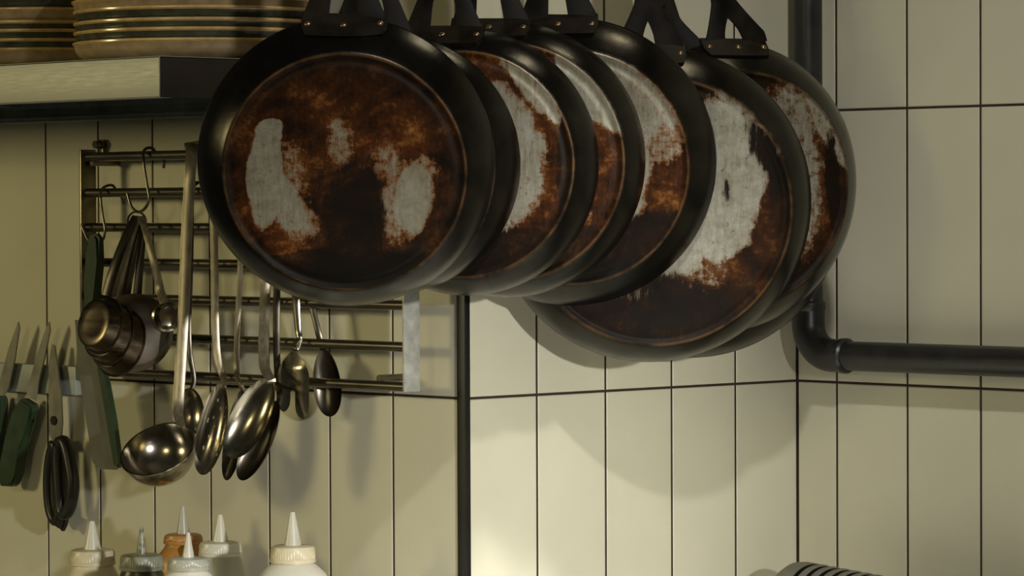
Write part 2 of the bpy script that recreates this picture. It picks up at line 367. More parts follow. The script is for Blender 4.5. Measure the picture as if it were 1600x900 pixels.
# ================================================================== PANS
# (centre px, centre py, depth, normal right/up, rim radius, base radius, side depth)
LINEY = None
pans = []
def make_pan(key, px, py, dep, nx, ny, R, B, h, label, m, lean=0, wide=.080, slot=(.028, .058), neck=.068, hole_len=.205, roll=0, plate_dx=0):
    sc_k = (dep+.10)/dep; dep += .10; R *= sc_k; B *= sc_k; h *= sc_k
    n = toworld((nx, ny, math.sqrt(1-nx*nx-ny*ny))).normalized()
    y = (Vector((0, 0, 1))-n*n.z).normalized(); x = y.cross(n)
    root = empty('frying_pan', atD(px, py, dep), label, 'frying pan', 'worn steel frying pans hanging in a row')
    root.matrix_world = basis(root.location, x, y, n) @ Matrix.Rotation(math.radians(roll), 4, 'Z')
    root.rotation_mode = 'XYZ'
    T = .0025
    # body: rim, curved side, base ring with its groove, dished base; then the inside
    prof = [(R-.0016, -.0006), (R, .0002), (R+.0002, .0014)]
    for k in range(1, 12):
        t = k/12; a = t
        prof.append((R+(B+.004-R)*t + .0035*math.sin(PI*t)*.9, .0014+(h-.0045)*(t**1.08)))
    prof += [(B+.0028, h-.0018), (B+.0012, h-.0004), (B-.0004, h), (B-.002, h-.0004), (B-.0038, h-.0016), (B-.0062, h-.0022), (B-.0085, h-.0016), (B-.0105, h-.0007), (B-.0125, h-.0005)]
    prof += [((B-.0125)*t, h-.0006-.0012*(1-t*t)) for t in (.93, .85, .7, .55, .4, .25, .12)]
    prof += [(0, h-.0018), (0, h-.0018-T)]
    nout = len(prof)-1
    prof += [(B*.5, h-.0018-T), (B-.012, h-.001-T), (B-.002, h-.002-T)]
    for k in range(11, 0, -1):
        t = k/12; prof.append((R-T+(B+.004-R)*t+.0025*math.sin(PI*t), -.0002+(h-.0045)*(t**1.08)))
    prof.append((R-.0016, -.0006))
    bm = bmesh.new(); lathe(bm, prof, seg=128, mis=[0]*nout+[1]*(len(prof)-1-nout))
    bmesh.ops.remove_doubles(bm, verts=bm.verts, dist=1e-6)
    obj('pan_body', bm, [m, M['pan_inside']], root, shift=False, angle=60)
    def sidept(xx, t, off):
        rr = R+(B+.004-R)*t+.0035*math.sin(PI*t)*.9; zz = .0014+(h-.0045)*(t**1.08)
        nn = Vector((0, h, R-B)).normalized()
        return Vector((xx, math.sqrt(rr*rr-xx*xx), zz)) + nn*off
    # riveted mounting plate: a straight bar laid on the side wall
    def platept(xx, d_, off):
        y_ = R-.0005-d_; rr = math.hypot(xx, y_)
        t_ = (R-rr)/(R-B-.004)
        z_ = .0014+(h-.0045)*(max(0, t_)**1.08 if t_ > 0 else t_)
        return Vector((xx, y_, z_)) + Vector((0, h, R-B)).normalized()*(off+.0022)
    bm = bmesh.new(); W = wide; nxs = 20; g = {}; HB = .0165
    for i in range(nxs+1):
        for j in range(6):
            sx = -1+2*i/nxs; cut = max(0, abs(sx)-.88)/.12
            dd = HB*j/5*(1-.38*(1-math.sqrt(max(0, 1-cut*cut))))
            for q, off in ((0, -.002), (1, .0030)):
                g[i, j, q] = bm.verts.new(platept(plate_dx+sx*W/2, dd, off))
    for i in range(nxs):
        for j in range(5):
            bm.faces.new((g[i, j, 1], g[i+1, j, 1], g[i+1, j+1, 1], g[i, j+1, 1])); bm.faces.new((g[i, j, 0], g[i, j+1, 0], g[i+1, j+1, 0], g[i+1, j, 0]))
        for j in (0, 5): bm.faces.new((g[i, j, 0], g[i+1, j, 0], g[i+1, j, 1], g[i, j, 1]))
    for i in (0, nxs):
        for j in range(5): bm.faces.new((g[i, j, 0], g[i, j+1, 0], g[i, j+1, 1], g[i, j, 1]))
    bmesh.ops.remove_doubles(bm, verts=bm.verts, dist=1e-6)
    obj('mounting_plate', bm, M['handle_iron'], root, shift=False)
    for k in (-1, 0, 1):
        bm = bmesh.new(); p = platept(plate_dx+k*W*.42, HB*.5, .0025)
        lathe(bm, [(.0036, -.001), (.0034, .0005), (.0026, .0015), (.0012, .0021), (0, .0022)], dirbasis(p, Vector((0, h, R-B)), Vector((1, 0, 0))), 16)
        obj('rivet', bm, M['rivet'], root, shift=False)
    # forked strap handle with a hanging hole, bent so that it hangs plumb
    p0 = sidept(plate_dx, .05, .002)
    inv = root.matrix_world.to_3x3().inverted()
    upl = inv @ Vector((0, 0, 1)); upl.x = 0; upl.normalize()
    le = math.radians(lean); xd = Vector((1, 0, 0))
    up2 = (upl*math.cos(le) - xd*math.sin(le)); fw = xd.cross(upl).normalized()
    sw, sh = slot; Lh = hole_len; rowsn = []
    for k in range(0, 61):
        s = -.010+(Lh+.010)*k/60
        t = max(0, min(1, s/neck)); e = (1-t)**1.15
        xo = .0125+(W/2-.001-.0125)*e + (.003*max(0, min(1, (s-neck)/.08)))
        if s > Lh-.015: xo *= math.sqrt(max(.02, 1-((s-(Lh-.015))/.0152)**2))
        xi = 0
        if s < sh: xi = sw/2*min(1, 1.15*math.sqrt(max(0, 1-(max(0, s)/sh)**1.6)))*(1-.45*max(0, s)/sh)
        if abs(s-(Lh-.018)) < .008: xi = math.sqrt(.008**2-(s-(Lh-.018))**2)*.7
        rowsn.append((s, xi, xo))
    bm = bmesh.new(); th = .0036
    for sg in (-1, 1):
        prev = None
        for (s, xi, xo) in rowsn:
            cur = []
            for xx in (xi, xi+.0012 if xi else .004, xo-.0014, xo):
                for q in (-.5, .5):
                    inset = 1 if xx not in (xo,) else .55
                    cur.append(bm.verts.new(p0+xd*sg*xx*math.cos(le)+(upl*(sg*xx*math.sin(le)) if le else Vector((0, 0, 0)))+up2*s+fw*(q*th*inset)))
            if prev:
                for a in (0, 2, 4):
                    bm.faces.new((prev[a], prev[a+2], cur[a+2], cur[a])); bm.faces.new((prev[a+1], cur[a+1], cur[a+3], prev[a+3]))
                bm.faces.new((prev[6], prev[7], cur[7], cur[6])); bm.faces.new((prev[0], cur[0], cur[1], prev[1]))
            else:
                for a in (0, 2, 4): bm.faces.new((cur[a], cur[a+1], cur[a+3], cur[a+2]))
            prev = cur
        for a in (0, 2, 4): bm.faces.new((prev[a], prev[a+2], prev[a+3], prev[a+1]))
    bmesh.ops.remove_doubles(bm, verts=bm.verts, dist=1e-5)
    hd = obj('handle', bm, M['handle_iron'], root, shift=False)
    pans.append((root, root.matrix_world @ (p0+up2*(Lh-.018))))
    return root

pm = {}
pm[1] = pan_material('pan_base_left', .1096,
    metal=[(-.66, -.02, .15, .46, -3, .14, 1.0), (-.50, -.26, .15, .34, 24, .35, .8), (-.34, -.42, .10, .14, 30, .6, .6), (.56, -.22, .17, .31, -8, .25, .9), (.40, -.30, .10, .30, 0, .5, .6), (.62, .02, .14, .12, 0, .6, .6), (-.62, .36, .12, .10, 0, .15, 1.0), (-.04, .26, .11, .24, 0, .6, .56), (.36, .06, .14, .22, 20, .6, .52), (-.42, .02, .12, .26, 10, .7, .5)],
    rust=[(-.03, .30, .90, .56, 0, .35, .8), (.0, -.02, .84, .72, 0, .12, .5), (.42, .30, .40, .40, 0, .6, 1), (-.50, -.60, .28, .14, -35, .5, 1.0), (.72, -.1, .14, .5, 0, .6, .9), (-.82, -.1, .10, .5, 0, .6, .9)],
    dark=[(.07, -.36, .28, .50, 0, .45, 1.0), (.0, -1.0, 1.1, .36, 0, .2, 1.0), (-.12, -.10, .22, .22, 0, .6, .6)], seed=1, dist=.14, mcol=(.26, .245, .185))
pm[2] = pan_material('pan_base_plain', .10, metal=[(0, 0, .3, .3, 0, .3, .5)], rust=[(0, 0, .8, .8, 0, .3, .6)], dark=[], seed=2, orange=.6)
pm[3] = pan_material('pan_base_third', .106,
    metal=[(.10, .02, .66, .74, 0, .12, .76), (.66, .66, .12, .44, 42, .3, .8)],
    rust=[(.1, .1, .92, .92, 0, .1, 1.0), (.5, .8, .5, .3, -35, .4, 1.0), (.2, -.5, .7, .5, 0, .4, .7)],
    dark=[(.2, -1.0, 1.0, .42, 12, .3, .95), (.93, -.1, .10, .7, 0, .4, .8)], seed=3, orange=1.0)
pm[4] = pan_material('pan_base_fourth', .113,
    metal=[(.74, .56, .13, .50, 38, .22, .9), (.30, .30, .42, .60, 0, .3, .6), (.62, -.25, .10, .4, 0, .6, .45)],
    rust=[(.3, -.05, .66, .9, 0, .2, 1.0), (.6, -.5, .4, .4, 0, .5, .9)],
    dark=[(.3, -1.0, 1.0, .4, 20, .3, .9)], seed=4, orange=1.25)
pm[5] = pan_material('pan_base_fifth', .114,
    metal=[(.45, .70, .20, .60, 50, .3, .76), (.50, .12, .20, .75, -6, .2, .72), (.78, .28, .16, .22, 0, .4, .55), (.40, -.45, .14, .30, 30, .3, .7)],
    rust=[(.72, .05, .28, .62, 0, .25, 1.0), (.5, -.3, .5, .5, 0, .4, .9)],
    dark=[(.5, -.95, 1.1, .52, 22, .25, .95)], seed=5, orange=1.15)
pm[6] = pan_material('pan_base_sixth', .1332,
    metal=[(.38, .22, .44, .62, -4, .14, .95), (.10, .10, .42, .62, 0, .14, .92), (-.16, -.62, .10, .10, 0, .5, .75), (.66, .70, .07, .48, 42, .3, .62), (.30, -.44, .22, .14, 0, .5, .42)],
    rust=[(.28, -.42, .46, .26, 0, .4, .9), (-.16, -.62, .24, .18, 0, .4, 1.0), (-.45, -.78, .4, .14, -30, .3, 1.0), (.80, -.1, .09, .6, 0, .5, 1.0), (0, 0, .97, .97, 0, .05, .35)],
    dark=[(.50, .20, .05, .11, 20, .7, .62), (-.1, -.78, .8, .36, 0, .3, .7), (.82, .40, .12, .42, 28, .7, .8)], seed=6, orange=.8, mcol=(.37, .365, .30))
pm[7] = pm[2]
pm[8] = pan_material('pan_base_seventh', .118,
    metal=[(.42, .10, .36, .84, 0, .3, .66), (.72, .64, .08, .62, 34, .3, .7)],
    rust=[(.5, .1, .5, .95, 0, .15, 1.0), (.62, -.2, .24, .6, 0, .4, 1.0)],
    dark=[(.2, -1.0, .9, .3, 20, .3, .8), (.88, .0, .07, .6, 5, .4, .8)], seed=8, orange=.75)

ORD = {}
ORD[1] = make_pan(1, 541.3, 253.9, 3.235, .0087, -.27, .1362, .1096, .040, 'front frying pan of the row, brown base with two pale worn patches', pm[1], lean=0)
ORD[2] = make_pan(2, 603.5, 256.3, 3.288, .0, -.25, .1250, .100, .038, 'dark frying pan tucked directly behind the front pan, only its black side showing', pm[2], plate_dx=-.012)
ORD[3] = make_pan(3, 729, 254.5, 3.358, -.12, -.08, .1264, .106, .040, 'frying pan third from the front, pale speckled base with reddish brown edge', pm[3], plate_dx=-.020)
ORD[4] = make_pan(4, 793.3, 250.2, 3.408, -.06, -.09, .1327, .113, .040, 'frying pan fourth from the front, narrow golden brown crescent of base showing', pm[4], plate_dx=-.016, lean=4)
ORD[5] = make_pan(5, 892, 253.6, 3.467, -.02, -.185, .1427, .114, .040, 'frying pan fifth from the front, grey crescent with curling brown stain on its right', pm[5], plate_dx=-.012, lean=4, slot=(.020, .052))
ORD[6] = make_pan(6, 1020, 321.2, 3.527, .0886, -.2014, .1598, .1332, .041, 'large frying pan hanging lowest, sixth from the front, with big pale grey base', pm[6], lean=2, wide=.074, slot=(.014, .024), neck=.046, plate_dx=-.008)
ORD[8] = make_pan(8, 1131.8, 292.8, 3.580, .3494, -.1042, .1474, .1179, .040, 'rightmost frying pan, turned outward, grey base streaked with dark rust', pm[8], lean=17, wide=.074, slot=(.021, .024), neck=.046, plate_dx=.004)
ORD[7] = make_pan(7, 1081.5, 330.5, 3.632, .0, -.22, .1544, .1235, .040, 'rearmost frying pan beside the black pipe, its dark rim edging out below the others', pm[7], lean=20, wide=.070, slot=(.017, .024), neck=.046, plate_dx=-.010)

# hanging rail and hooks above the pans
hz = max(p.z for _, p in pans)+.05
hx = sum(p.x for _, p in pans)/len(pans)
rr_ = empty('pan_rail', (0, -.2, hz), 'round steel rail carrying the frying pans above the frame, fixed to the tiled column', 'hanging rail')
bm = bmesh.new(); tube(bm, [Vector((hx, -.46, hz)), Vector((hx, .42, hz))], .008, 16); obj('rail', bm, M['rail_steel'], rr_)
for yy in (.04, .38):
    bm = bmesh.new(); tube(bm, [Vector((.0015, yy, hz)), Vector((hx, yy, hz))], .006, 12); obj('bracket', bm, M['rail_steel'], rr_)
for root, p in pans:
    bm = bmesh.new()
    top = Vector((hx, p.y, hz)); pts = []
    for k in range(9):
        a = PI*(1.1-1.2*k/8); pts.append(top+Vector((math.cos(a)*.0115, 0, math.sin(a)*.0115)))
    pts.append(p+Vector((.004, 0, .018)))
    for k in range(7):
        a = -PI*.9*k/6; pts.append(p+Vector((math.cos(a)*.008-.004, 0, math.sin(a)*.008-.001)))
    tube(bm, spline(pts, 3), .0022, 8)
    own('pan_hook', bm, M['rail_steel'], top, 'steel hook on the overhead rail carrying a frying pan', 'hook', 'hooks carrying the frying pans')

# ================================================================== PIPES (one run with an elbow)
pr = empty('pipe', (.02, .475, 1.3), 'black pipe running down the corner and bending right along the tiles', 'pipe')
a0 = atY(1262, 0, .478); a1 = atY(1263, 480, .478); vx = a1.x
zc = atY(1400, 559, .478).z; rp = .0163
hor_l = atY(1318, 556, .478); hor_r = atY(1600, 566, .478); hor_r = hor_l+(hor_r-hor_l)*3.2
bm = bmesh.new(); tube(bm, [Vector((vx, .478, 2.6)), Vector((vx, .478, a1.z))], rp, 24); obj('upright_pipe', bm, M['pipe'], pr)
bm = bmesh.new(); ez = hor_l.z; er = .035
pts = [Vector((vx, .478, a1.z+.006))]
for k in range(0, 13):
    a = PI+PI/2*k/12; pts.append(Vector((vx+er+math.cos(a)*er, .478, ez+er+math.sin(a)*er)))
pts.append(hor_l+Vector((.004, 0, 0)))
tube(bm, pts, [.0185]*len(pts), 24); obj('elbow', bm, M['pipe'], pr)
for p, q in ((Vector((vx, .478, a1.z-.004)), Vector((vx, .478, a1.z+.007))), (hor_l+Vector((-.004, 0, 0)), hor_l+Vector((.007, 0, 0)))):
    bm = bmesh.new(); e = (q-p)*.2; tube(bm, [p-e*.2, p+e, q-e, q+e*.2], [.0182, .0196, .0196, .0172], 24); obj('collar', bm, M['pipe'], pr)
bm = bmesh.new(); tube(bm, [hor_l, hor_r], rp, 24); obj('level_pipe', bm, M['pipe'], pr)
for xx in (.9, 1.3):
    bm = bmesh.new(); q = hor_l+(hor_r-hor_l)*((xx-hor_l.x)/(hor_r.x-hor_l.x))
    tube(bm, [Vector((xx, .509, q.z)), Vector((xx, .478, q.z))], .01, 12); obj('clip', bm, M['pipe'], pr)

# ribbed hose at the lower right
topz_ = atY(1290, 879, .40).z; topz = atY(1290, 879, .40).z; HR = min(.068, (topz_-WZ)/2-.0175)
ctr0 = Vector((atY(1228, 880, .40).x+.004, .40, topz-HR)); ctr1 = ctr0+Vector((.50, -.03, -.028))
d = (ctr1-ctr0).normalized(); L_ = (ctr1-ctr0).length; ph = math.radians(0)
prof = [(0, 0), (HR*.55, .0005), (HR*.86, .004), (HR*.97, .012), (HR, .022), (HR, .034)]; mis = [0]*5
s = .034
while s < L_-.02:
    prof += [(HR-.001, s), (HR-.012, s+.0012), (HR-.012, s+.0056), (HR-.0008, s+.0068), (HR+.0003, s+.0110), (HR-.0005, s+.0160)]; mis += [0, 1, 1, 1, 0, 0]; s += .0165
prof += [(HR, s), (HR*.8, s+.01), (0, s+.01)]; mis += [0, 0, 0]
bm = bmesh.new(); lathe(bm, prof, dirbasis(ctr0, d), 64, mis=mis)
hm, hnt, hb = newmat('ribbed_hose'); hb.inputs['Roughness'].default_value = .55
tc = N(hnt, 'ShaderNodeTexCoord'); nn = N(hnt, 'ShaderNodeTexNoise'); nn.inputs['Scale'].default_value = 40; hnt.links.new(tc.outputs['Object'], nn.inputs[0])
cr = N(hnt, 'ShaderNodeValToRGB'); cr.color_ramp.elements[0].color = (.12, .115, .085, 1); cr.color_ramp.elements[1].color = (.20, .19, .145, 1)
hnt.links.new(nn.outputs[0], cr.inputs[0]); hnt.links.new(cr.outputs[0], hb.inputs['Base Color'])
own('ribbed_hose', bm, [hm, M['black_plastic']], ctr0, 'dark grey ribbed hose with rounded end lying below the right wall tiles', 'hose', angle=30)

# ================================================================== SHELF AND PLATES
SY = -.36
c = atY(250, 152, SY); t = atY(250, 87, SY); SX = c.x; SZ0 = c.z; SZ1 = t.z
sr = empty('wall_shelf', (SX-.5, SY/2, SZ0), 'stainless steel wall shelf stacked with plates, bright front edge', 'shelf')
bm = bmesh.new(); box(bm, (-1.7, SY, SZ1-.002), (SX, -.002, SZ1), .0005); box(bm, (-1.7, SY, SZ0), (SX, SY+.0016, SZ1), .0006)
box(bm, (-1.7, SY, SZ0), (SX-.0005, SY+.018, SZ0+.0015), .0005); obj('shelf_top', bm, M['shelf_steel'], sr)
bm = bmesh.new(); box(bm, (SX-.0016, SY, SZ0), (SX, -.002, SZ1), .0006); tag(obj('end_panel', bm, M['end_shade'], sr), 'end panel with its shade in the colour')
b0 = atY(100, 190, -.03).z; b1 = atY(100, 166, -.03).z
bm = bmesh.new(); box(bm, (-1.7, -.03, b0), (-.10, -.002, b1), .003)
box(bm, (-1.7, -.034, b0+.004), (-.10, -.03, b0+.007), .001)
for xx in (-1.3, -.75, -.13): box(bm, (xx-.012, SY+.06, SZ0+.012), (xx+.012, -.002, SZ0+.03), .001)
box(bm, (-1.7, -.03, b1-.002), (-.10, -.012, SZ0+.03), .001)
obj('support_bar', bm, M['bar_steel'], sr)
def plate_mesh(Rp, under):
    bm = bmesh.new(); F_ = .62*Rp
    prof = [(0, .0025), (Rp*.66, .0025), (Rp*.68, 0), (Rp*.72, 0), (Rp*.80, .0012), (Rp*.90, .0035), (Rp*.955, .0075), (Rp*.982, .0125), (Rp*.993, .0178), (Rp+.0008, .0192), (Rp+.0008, .0208), (Rp-.0012, .0216), (Rp*.97, .017), (Rp*.93, .0105), (Rp*.8, .006), (0, .0055)]
    mis = [0]*8+[1]*3+[0]*4
    lathe(bm, prof, seg=96, mis=mis); bmesh.ops.recalc_face_normals(bm, faces=bm.faces)
    me = bpy.data.meshes.new('plate'); bm.to_mesh(me); bm.free(); me.materials.append(under); me.materials.append(M['rim_glaze'])
    me.polygons.foreach_set('use_smooth', [True]*len(me.polygons)); me.set_sharp_from_angle(angle=math.radians(50)); return me
PR = .130
pc = atY(312, 60, -.20)
pm_ = {'tan': plate_mesh(PR, M['tan_glaze']), 'green': plate_mesh(PR, M['green_glaze'])}
where = ['at the bottom of', 'second from the bottom of', 'third from the bottom of', 'fourth from the bottom of', 'fifth from the bottom of', 'sixth from the bottom of', 'seventh from the bottom of', 'on top of']
for si, (cx, cols, sname) in enumerate(((pc.x, ['tan', 'green', 'green', 'green', 'tan', 'tan', 'green', 'tan'], 'the nearer stack at the shelf end'),
                                        (pc.x-.272, ['tan', 'green', 'green', 'green', 'tan', 'green', 'tan', 'green'], 'the farther stack on the left'))):
    z = SZ1+.0003
    gaps = [.0108, .0096, .0118, .0102, .0140, .0125, .011, .011]
    if si: gaps = [.0098, .0098, .0090, .0135, .0120, .0125, .011, .011]
    for k in range(8):
        o = bpy.data.objects.new('plate', pm_[cols[k]]); COL.objects.link(o)
        o.location = (cx+random.uniform(-.0012, .0012), -.20+random.uniform(-.0012, .0012), z); o.rotation_euler = (0, 0, random.uniform(0, 6))
        tag(o, ('tan' if cols[k] == 'tan' else 'dark green')+' glazed plate '+where[k]+' '+sname, 'plate', 'plates stacked on the steel shelf'); z += gaps[k]

# ================================================================== UTENSIL RACK
RY = -.040
rk = empty('utensil_rack', (-.31, -.02, 1.42), 'steel wall rack of seven horizontal rails holding hanging utensils', 'utensil rack')
lx = atY(158, 300, -.02).x; rx_ = atY(630, 540, RY-.010).x
ztop = atY(130, 234, RY).z; zbot = atY(640, 612, RY).z
for xx in (lx, rx_):
    bm = bmesh.new(); box(bm, (xx-.0015, RY-.010, zbot), (xx+.0015, RY+.012, ztop), .0008); 
    obj('side_plate', bm, M['side_plate'] if xx == rx_ else M['rail_steel'], rk)  # left plate gets the darker steel in place of the shade on it
for xx in (lx+.008, rx_-.05):
    for zz in (ztop-.015, zbot+.012):
        bm = bmesh.new(); tube(bm, [Vector((xx, -.001, zz)), Vector((xx, RY, zz))], .004, 12); obj('wall_mount', bm, M['rail_steel'], rk)
rz = []
for k in range(7):
    zl = atY(240, [243, 300.5, 355.5, 411, 467, 527, 584.5][k], RY).z; rz.append(zl)
    bm = bmesh.new(); tube(bm, [Vector((lx, RY, zl)), Vector((rx_, RY, zl))], .0052, 20); obj('rail', bm, M['rail_steel'], rk)
bm = bmesh.new(); q = atY(152, 226, -.012)
tube(bm, [q+Vector((0, .010, 0)), q+Vector((0, -.004, 0))], .0045, 14); box(bm, q+Vector((-.005, .004, -.02)), q+Vector((.005, .008, .006)), .001); obj('screw_tab', bm, M['steel_dark'], rk)

def P(px, py, y): return atY(px, py, y)
TOC = -V   # towards the camera
# ---- S hooks
def shook(pts, r_, label):
    bm = bmesh.new(); tube(bm, spline(pts, 5), r_, 10)
    return own('s_hook', bm, M['rail_steel'], pts[0], label, 'hook')
zr1, zr2 = rz[0], rz[1]
h1 = P(236, 243, RY); h1.z = zr1
H1Y = RY-.015
shook([P(256, 262, -.03), P(256, 250, -.032), h1+Vector((.0, .008, .002)), h1+Vector((-.002, .003, .0085)), h1+Vector((-.004, -.006, .0065)), P(224, 250, H1Y), P(229, 285, H1Y), P(233, 310, H1Y), P(226, 326, H1Y), P(215, 331, H1Y), P(205, 322, H1Y), P(199, 302, H1Y)], .0017, 'steel hook on the top rail carrying the ring of measuring cups')
h2 = P(172, 300, RY); h2.z = zr2
shook([P(194, 319, -.03), P(190, 308, -.032), h2+Vector((.003, .008, .001)), h2+Vector((0, .003, .0085)), h2+Vector((-.004, -.006, .006)), P(157, 305, H1Y), P(160, 335, H1Y), P(164, 358, H1Y), P(161, 374, H1Y), P(152, 380, H1Y), P(139, 376, H1Y), P(130, 358, H1Y), P(127, 350, H1Y)], .0016, 'steel hook on the second rail carrying the green handled scraper')
# key ring for the measuring cups
bm = bmesh.new(); rc = P(214, 346, H1Y); rpx = mpp(rc)
rad = 15*rpx
pts = [rc+RT*math.cos(a)*rad*.95+UP*math.sin(a)*rad+TOC*(.004*math.sin(a)) for a in [2*PI*i/28 for i in range(28)]]
tube(bm, pts, .0012, 8, closed=True)
own('ring', bm, M['steel_dark'], rc, 'small wire ring gathering the measuring cup handles below its hook', 'ring')

# ---- measuring cups: bottoms turned to the left and the viewer
def cup(px, py, y, rbot, rtop, hgt, axis, m, hpts, hw, label, hm=None):
    c = P(px, py, y); a = toworld(axis).normalized()
    root = empty('measuring_cup', c, label, 'measuring cup', 'measuring cups on one ring')
    T = .0009
    prof = [(0, .0012), (rbot*.55, .0008), (rbot*.86, 0), (rbot*.97, .0012), (rbot, .004), ((rbot+rtop)/2, hgt*.6), (rtop, hgt-.001), (rtop+.0022, hgt), (rtop+.0022, hgt+.0012), (rtop-T, hgt+.0008), ((rbot+rtop)/2-T, hgt*.6), (rbot-T, .005), (rbot*.8, .0022), (0, .0024)]
    bm = bmesh.new(); lathe(bm, prof, dirbasis(c, a), 48); obj('cup_bowl', bm, m, root)
    if hpts:
        bm = bmesh.new(); pts = spline([P(*q) for q in hpts], 5); strap(bm, pts, [hw*(.7+.3*i/(len(pts)-1)) for i in range(len(pts))], .0016, RT)
        obj('handle', bm, hm or M['steel_dark'], root)
    return root
cup(145, 504, -.152, .0275, .0298, .015, (.60, -.20, -.62), M['cup_steel'], [(212, 338, -.066), (196, 372, -.085), (178, 420, -.100), (166, 462, -.108)], .012, 'smallest measuring cup in front of the nest, shiny round bottom facing out')
cup(158, 517, -.137, .0312, .0330, .016, (.60, -.22, -.62), M['cup_steel'], [(216, 338, -.064), (204, 372, -.078), (190, 420, -.088), (180, 462, -.095)], .012, 'second measuring cup, a dark rim just behind the smallest cup', M['strap_steel'])
cup(172, 531, -.121, .0325, .036, .016, (.55, -.22, -.65), M['cup_steel'], [(218, 338, -.062), (214, 372, -.070), (204, 420, -.076), (196, 462, -.08)], .011, 'third measuring cup, showing a scratched reddish band below the smaller cups')
cup(212, 522, -.090, .036, .0415, .012, (-.20, .10, -.80), M['cup_brown'], [(220, 338, -.060), (222, 372, -.064), (218, 420, -.066), (214, 466, -.068)], .010, 'largest measuring cup, dull brown, hanging behind the other cups')
cup(264, 494, -.070, .0125, .0145, .014, (-.25, -.05, -.9), M['steel'], [(219, 340, -.068), (227, 358, -.074), (238, 400, -.074), (246, 432, -.070), (250, 452, -.068), (257, 474, -.069)], .010, 'little round measuring spoon on a pale strap handle beside the ladle', M['strap_steel'])

# ---- spoons
def bowl_mesh(bm, c, long_, wide, nrm, hl, hw, depth, egg=.12, thick=.0011, holes=None, tip=0):
    """an oval dished bowl; long_ points to the tip, nrm is the hollow side's outward direction"""
    nr, ns = 14, 40; G2 = []
    for side in (0, 1):
        g = []
        for i in range(nr+1):
            rho = i/nr; ring = []
            for j in range(ns):
                a = 2*PI*j/ns; lx_ = math.cos(a)*rho; wx = math.sin(a)*rho
                w2 = hw*(1+egg*lx_)*(1-tip*max(0, lx_)**3)
                z = -depth*(1-rho*rho)**.8 - (thick if side else 0)*(1 if rho < 1 else .3)
                p = c+long_*(hl*lx_)+wide*(w2*wx)+nrm*z
                ring.append(p)
            g.append(ring)
        G2.append(g)
    vs = []
    for g in G2:
        vv = []
        for i, ring in enumerate(g):
            if i == 0: vv.append([bm.verts.new(ring[0])])
            else: vv.append([bm.verts.new(p) for p in ring])
        vs.append(vv)
    skip = set()
    if holes:
        for (ii, jj) in holes: skip.add((ii, jj % ns))
    for s_, vv in enumerate(vs):
        for j in range(ns):
            bm.faces.new((vv[0][0], vv[1][j], vv[1][(j+1) % ns]))
            for i in range(1, nr):
                if (i, j) in skip: continue
                bm.faces.new((vv[i][j], vv[i+1][j], vv[i+1][(j+1) % ns], vv[i][(j+1) % ns]))
    for j in range(ns):
        bm.faces.new((vs[0][nr][j], vs[1][nr][j], vs[1][nr][(j+1) % ns], vs[0][nr][(j+1) % ns]))
    for (i, j) in skip:
        k = (j+1) % ns
        for (a1_, a2_) in (((i, j), (i+1, j)), ((i+1, j), (i+1, k)), ((i+1, k), (i, k)), ((i, k), (i, j))):
            try: bm.faces.new((vs[0][a1_[0]][a1_[1]], vs[0][a2_[0]][a2_[1]], vs[1][a2_[0]][a2_[1]], vs[1][a1_[0]][a1_[1]]))
            except ValueError: pass
def spoon(name, hp, hw, bc, bhl, bhw, ang, yaw, depth, label, cat, m=None, hm=None, y=None, holes=None, concave=1, egg=.12, tip=0, pitch=0, hand_thick=.0022, hook=None):
    """hp: handle pixels with planes; bc: bowl centre (px, py, Y); half sizes in pixels; ang: tip direction in degrees from straight down, + to the right"""
    m = m or M['steel']; c = P(*bc); k = mpp(c)
    a = math.radians(ang); ld = (RT*math.sin(a)-UP*math.cos(a))
    pt = math.radians(pitch); ld = (ld*math.cos(pt)+TOC*math.sin(pt)).normalized()
    wd = TOC.cross(ld).normalized(); nn = ld.cross(wd); 
    if nn.dot(TOC) < 0: nn = -nn
    yw = math.radians(yaw); wd2 = wd*math.cos(yw)+nn*math.sin(yw); nn2 = nn*math.cos(yw)-wd*math.sin(yw)
    root = empty(name, P(*hp[0]), label, cat)
    bm = bmesh.new(); bowl_mesh(bm, c+nn2*(depth*.5*concave), ld, wd2, nn2*concave, bhl*k/math.cos(pt), bhw*k/math.cos(yw), depth, egg=egg, holes=holes, tip=tip)
    obj('bowl', bm, m, root)
    end = c-ld*(bhl*k*.93/math.cos(pt))
    pts = [P(*q) for q in hp]+[end+(TOC*.0)]
    if hook is not None:
        z = hook; p = pts[0]
        pts = [Vector((p.x+.002, RY+.0105, z-.007)), Vector((p.x+.002, RY+.010, z+.004)), Vector((p.x+.001, RY+.001, z+.0105)), Vector((p.x, RY-.0095, z+.007))]+pts
    bm = bmesh.new(); sp = spline(pts, 6); n = len(sp)
    strap(bm, sp, [hw*(1.0 if i < n*.75 else 1-.25*(i-n*.75)/(n*.25)) for i in range(n)], hand_thick, RT)
    obj('handle', bm, hm or m, root)
    return root
FY = RY-.014
# spoon behind the ladle
spoon('serving_spoon', [(299, 312, FY+.002), (298, 400, FY+.002), (295, 530, FY+.002), (303, 590, FY)], .0062, (297, 644, -.060), 38, 25, -4, 15, .010, 'solid serving spoon hanging just behind the ladle handle', 'spoon', m=M['steel'], hm=M['steel_dark'], hook=rz[1])
